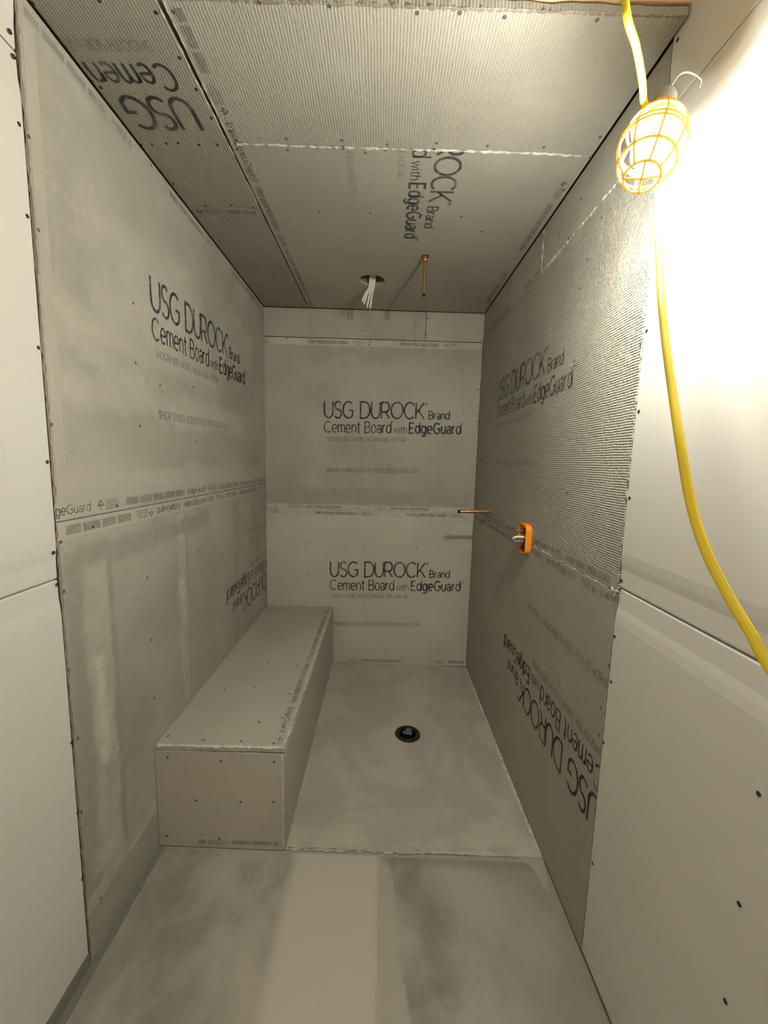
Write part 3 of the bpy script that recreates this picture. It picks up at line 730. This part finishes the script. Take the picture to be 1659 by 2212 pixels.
# ------------------------------------------------------------------ copper stubs, cable, valve
cp = thing('copper_pipe', 'thin copper shower riser hanging down from a hole in the ceiling', 'pipe', PC.at(*PIPE))
zt = zceil(PIPE[0]); pxe = Vector((PIPE[0]+.001, PIPE[1], 1.822))
bm = bmesh.new(); tube(bm, [(PIPE[0], PIPE[1], zt+.10), (PIPE[0], PIPE[1], zt-.02), pxe+Vector((0, 0, .006))], .0064, 14); obj('tube', bm, m_copper, cp, smooth=False)
bm = bmesh.new(); lathe(bm, [(.0064, .03), (.0098, .028), (.0098, -.014), (.0088, -.018), (.0064, -.018)], (PIPE[0], PIPE[1], zt), (0, 0, 1), 16, True); obj('coupling', bm, m_copper, cp)
bm = bmesh.new(); lathe(bm, [(.0066, .008), (.0066, 0), (.004, -.002), (0, -.002)], pxe, (0, 0, 1), 14); obj('end_cap', bm, m_dark, cp)
bm = bmesh.new(); lathe(bm, [(.017, -.0005), (.0145, .0008), (.0145, -.012)], PC.at(*PIPE), (0, 0, -1), 20); obj('hole_lining', bm, m_right_top, CE)

SY, SZ = 1.90, .957
st = thing('copper_stub_out', 'short copper water stub sticking out of the right shower wall', 'pipe', (XR, SY, SZ))
bm = bmesh.new(); tube(bm, [(XR-.0004, SY, SZ), (.48, SY, SZ-.002), (.402, SY, SZ-.005)], .0078, 14); obj('tube', bm, m_copper, st)
bm = bmesh.new(); lathe(bm, [(.0076, 0), (.0085, -.002), (.0085, -.010), (.006, -.013), (0, -.013)], (.405, SY, SZ-.005), (1, 0, .03), 14); obj('end_cap', bm, m_dark, st)
bm = bmesh.new(); lathe(bm, [(.0080, .018), (.0125, .018), (.0125, .010), (.0205, .004), (.0205, .0004), (.0080, .0004)], (XR, SY, SZ), (-1, 0, 0), 20, True); obj('wall_collar', bm, m_steel, st)

cb = thing('electrical_cable', 'pair of white electrical cables dangling from the round ceiling hole', 'cable', PC.at(CAN[0], CAN[1]-.03))
for k, (dx, ex, ey, ez) in enumerate(((-.010, -.036, .036, 1.882), (-.002, -.022, .044, 1.872), (.006, -.008, .046, 1.870), (-.016, -.044, .030, 1.892))):
    x0, y0 = CAN[0]+dx, CAN[1]+.046
    P = catmull([(x0+.01, y0-.03, HZ+.06), (x0+.004, y0-.006, HZ+.012), (x0, y0, HZ-.012), (CAN[0]+dx*.5+ex*.5, CAN[1]+ey*.95, 1.925), (CAN[0]+ex, CAN[1]+ey, ez)], 6)
    bm = bmesh.new(); tube(bm, P, .0042, 8); j = obj('cable_jacket', bm, m_wire, cb, smooth=True)
    for s in (-1, 1):
        bm = bmesh.new(); e = P[-1]; tube(bm, [e, e+Vector((s*.002-.002, 0, -.010))], .0011, 6); obj('bare_wire', bm, m_copper if s > 0 else m_steel, j)

VY, VZ = 1.40, .922
va = thing('shower_valve', 'shower valve in an orange plastic mud guard set in the right wall', 'valve', (XR, VY, VZ))
def stadium(y, z, hy, hz, r, n=6):
    out = []
    for cx, cz, a in ((y+hy-r, z+hz-r, 0), (y-hy+r, z+hz-r, 90), (y-hy+r, z-hz+r, 180), (y+hy-r, z-hz+r, 270)):
        out += [(cx+r*math.cos(math.radians(a+90*k/n)), cz+r*math.sin(math.radians(a+90*k/n))) for k in range(n+1)]
    return out
bm = bmesh.new(); O = stadium(VY, VZ, .040, .052, .020); I = stadium(VY, VZ, .036, .048, .016); n = len(O); hh = .021
L = [[bm.verts.new((XR-h, a, b)) for a, b in lp] for lp, h in ((O, .0006), (O, hh-.001), (stadium(VY, VZ, .039, .051, .019), hh), (I, hh), (I, .002))]
for A, B in zip(L, L[1:]):
    for i in range(n): bm.faces.new((A[i], A[(i+1) % n], B[(i+1) % n], B[i]))
obj('mud_guard', bm, m_orange, va)
bm = bmesh.new(); bm.faces.new([bm.verts.new((XR-.0012, a, b)) for a, b in stadium(VY, VZ, .0375, .0495, .018)]); r_ = bmesh.ops.extrude_face_region(bm, geom=bm.faces[:]); bmesh.ops.translate(bm, verts=[v for v in r_['geom'] if isinstance(v, bmesh.types.BMVert)], vec=(-.003, 0, 0)); obj('guard_back', bm, m_orange, va)
bm = bmesh.new(); lathe(bm, [(.026, .002), (.026, .012), (.022, .018), (.016, .019), (0, .019)], (XR, VY, VZ-.018), (-1, 0, 0), 20); obj('valve_body', bm, m_dark, va)
bm = bmesh.new(); lathe(bm, [(.015, .018), (.015, .026), (.008, .028), (.008, .044), (.006, .046), (0, .046)], (XR, VY, VZ-.012), (-1, 0, 0), 14); obj('cartridge_stem', bm, m_steel, va)
bm = bmesh.new(); lathe(bm, [(.007, .004), (.007, .034), (.0085, .034), (.0085, .040), (.005, .042), (0, .042)], (XR, VY+.006, VZ+.026), (-1, 0, 0), 12); obj('service_stop', bm, m_steel, va)
bm = bmesh.new(); tube(bm, catmull([(XR-.012, VY-.012, VZ+.004), (XR-.030, VY-.010, VZ+.007), (XR-.046, VY-.004, VZ+.003), (XR-.050, VY+.004, VZ-.004)], 5), .0042, 8); obj('bonnet_clip', bm, m_wire, va, smooth=True)
bm = bmesh.new(); lathe(bm, [(.010, .004), (.010, .014), (0, .015)], (XR, VY+.008, VZ+.026), (-1, 0, 0), 14); obj('stop_seat', bm, m_brass, va)

# ------------------------------------------------------------------ caged work light on its yellow cord
RC = ray(1407, 314, .600)                       # centre of the wide ring of the guard
AX = Vector((-.30, -.22, -.93)).normalized()    # towards the bulb's tip
def work_light(name, label, RC, AX, bulb_mat, cord_pts):
    wl = thing(name, label, 'lamp', RC - AX*.11)
    u, v = frame(AX)
    def ring(c, r, n=36): return [c+(u*math.cos(2*math.pi*k/n)+v*math.sin(2*math.pi*k/n))*r for k in range(n)]
    def at(h, r, ang): return RC+AX*h+(u*math.cos(ang)+v*math.sin(ang))*r
    bm = bmesh.new(); lathe(bm, [(0, -0.09324), (0.01190, -0.09125), (0.01538, -0.08332), (0.01736, -0.05753), (0.02182, -0.05555), (0.02182, -0.03968), (0, -0.03769)], RC, AX, 20); obj('socket', bm, m_sock, wl, smooth=False)
    bm = bmesh.new(); prof = [(0.01240, -0.04166), (0.01340, -0.03372), (0.01935, -0.01885), (0.02431, -0.00595), (0.02599, 0.00794), (0.02431, 0.01984), (0.01686, 0.02976), (0.00694, 0.03323), (0, 0.03372)]
    lathe(bm, prof[2:], RC+AX*-0.00397, AX, 24); obj('bulb_dome'+('_offscreen' if name.endswith('_offscreen') else ''), bm, bulb_mat, wl, smooth=True)
    bm = bmesh.new(); lathe(bm, [(.0, -0.04166), (0.01240, -0.04166), (0.01488, -0.03372), (0.02034, -0.02083), (0.02034, -0.01935), (0, -0.01935)], RC+AX*-0.00397, AX, 24); obj('bulb_base', bm, m_wire, wl)
    def part(name, bm):
        return obj(name, bm, m_cage, wl, smooth=True)
    for dh, rr, tr_ in ((-0.00348, 0.04413, 0.00208), (0.00298, 0.04413, 0.00208)):
        bm = bmesh.new(); tube(bm, ring(RC+AX*dh, rr), tr_, 8, closed=True); part('guard_ring', bm)
    for h, rr in ((0.03174, 0.03819), (0.05555, 0.02431), (-0.02777, 0.03819), (-0.04960, 0.02431)):
        bm = bmesh.new(); tube(bm, ring(RC+AX*h, rr), 0.00189, 8, closed=True); part('guard_ring', bm)
    for k in range(8):
        a = 2*math.pi*k/8+.2
        P = catmull([at(-0.04960, 0.02431, a), at(-0.02777, 0.03819, a), at(0, 0.04413, a), at(0.03174, 0.03819, a), at(0.05555, 0.02431, a)], 5)
        bm = bmesh.new(); tube(bm, P, 0.00179, 7); part('guard_rib', bm)
    for k in range(2):
        a = 2*math.pi*k/4+.4
        bm = bmesh.new(); tube(bm, [at(0.05555, 0.02431, a), at(0.05852, 0, a), at(0.05555, 0.02431, a+math.pi)], 0.00169, 7); part('guard_rib', bm)
    bm = bmesh.new(); tube(bm, ring(RC-AX*0.05158, 0.02332), 0.00258, 8, closed=True); part('guard_collar', bm)
    bm = bmesh.new(); lathe(bm, [(.0205, -.056), (.027, -.046), (.0345, -.0315), (.0335, -.031), (.026, -.044), (.0205, -.053)], RC, AX, 28, True); part('added_light_shield', bm)  # added hood, put in to cut the bulb's upward light on ceiling and wall
    hk = RC-AX*.090
    bm = bmesh.new(); tube(bm, catmull([hk, hk+Vector((.012, -.004, .022)), hk+Vector((.026, -.006, .026)), hk+Vector((.048, -.002, .020)), hk+Vector((.050, .002, .012))], 5), .0012, 6); obj('wire_hook', bm, m_steel, wl)
    for nm, P in cord_pts:
        bm = bmesh.new(); tube(bm, catmull(P, 8), .0046, 12); obj(nm, bm, m_cord, wl, smooth=True)
    return wl
top = RC-AX*.088
DT = (top-CAM).dot(FW)
up_pts = [top+AX*.012, ray(1395, 228, DT-.012), ray(1387, 170, DT-.04), ray(1374, 100, DT-.072), ray(1350, 0, DT-.12)]
e = up_pts[-1]; up_pts += [e+Vector((-.02, -.01, .12)), Vector((e.x-.03, e.y-.01, 2.1)), Vector((e.x-.03, e.y-.01, 2.449))]
dn_pts = [top+AX*.012, ray(1412, 300, .69), ray(1420, 405, .66), ray(1421, 500, .61), ray(1427, 620, .53), ray(1437, 730, .49), ray(1452, 840, .455), ray(1470, 960, .42), ray(1492, 1085, .395), ray(1524, 1188, .375), ray(1572, 1284, .36), ray(1622, 1368, .345), ray(1690, 1480, .33)]
e = dn_pts[-1]; dn_pts += [e+Vector((.05, -.08, -.10)), e+Vector((.09, -.25, -.3)), Vector((.50, -.2, .45)), Vector((.51, -.3, .1)), Vector((.47, -.5, -.002)), Vector((.3, -.9, .0))]
work_light('caged_work_light', 'glaring bulb in a wire guard hanging on a bright yellow cord', RC, AX, m_bulb, [('power_cord', up_pts), ('power_cord', dn_pts)])
R2 = Vector((.12, -1.75, 1.98))
work_light('caged_work_light_offscreen', 'second caged bulb of the light string, hung from the ceiling behind the photographer', R2, Vector((0, 0, -1)), m_bulb, [('power_cord', [R2+Vector((0, 0, .085)), R2+Vector((.01, 0, .25)), R2+Vector((0, 0, .469))])])
strip_tmp()
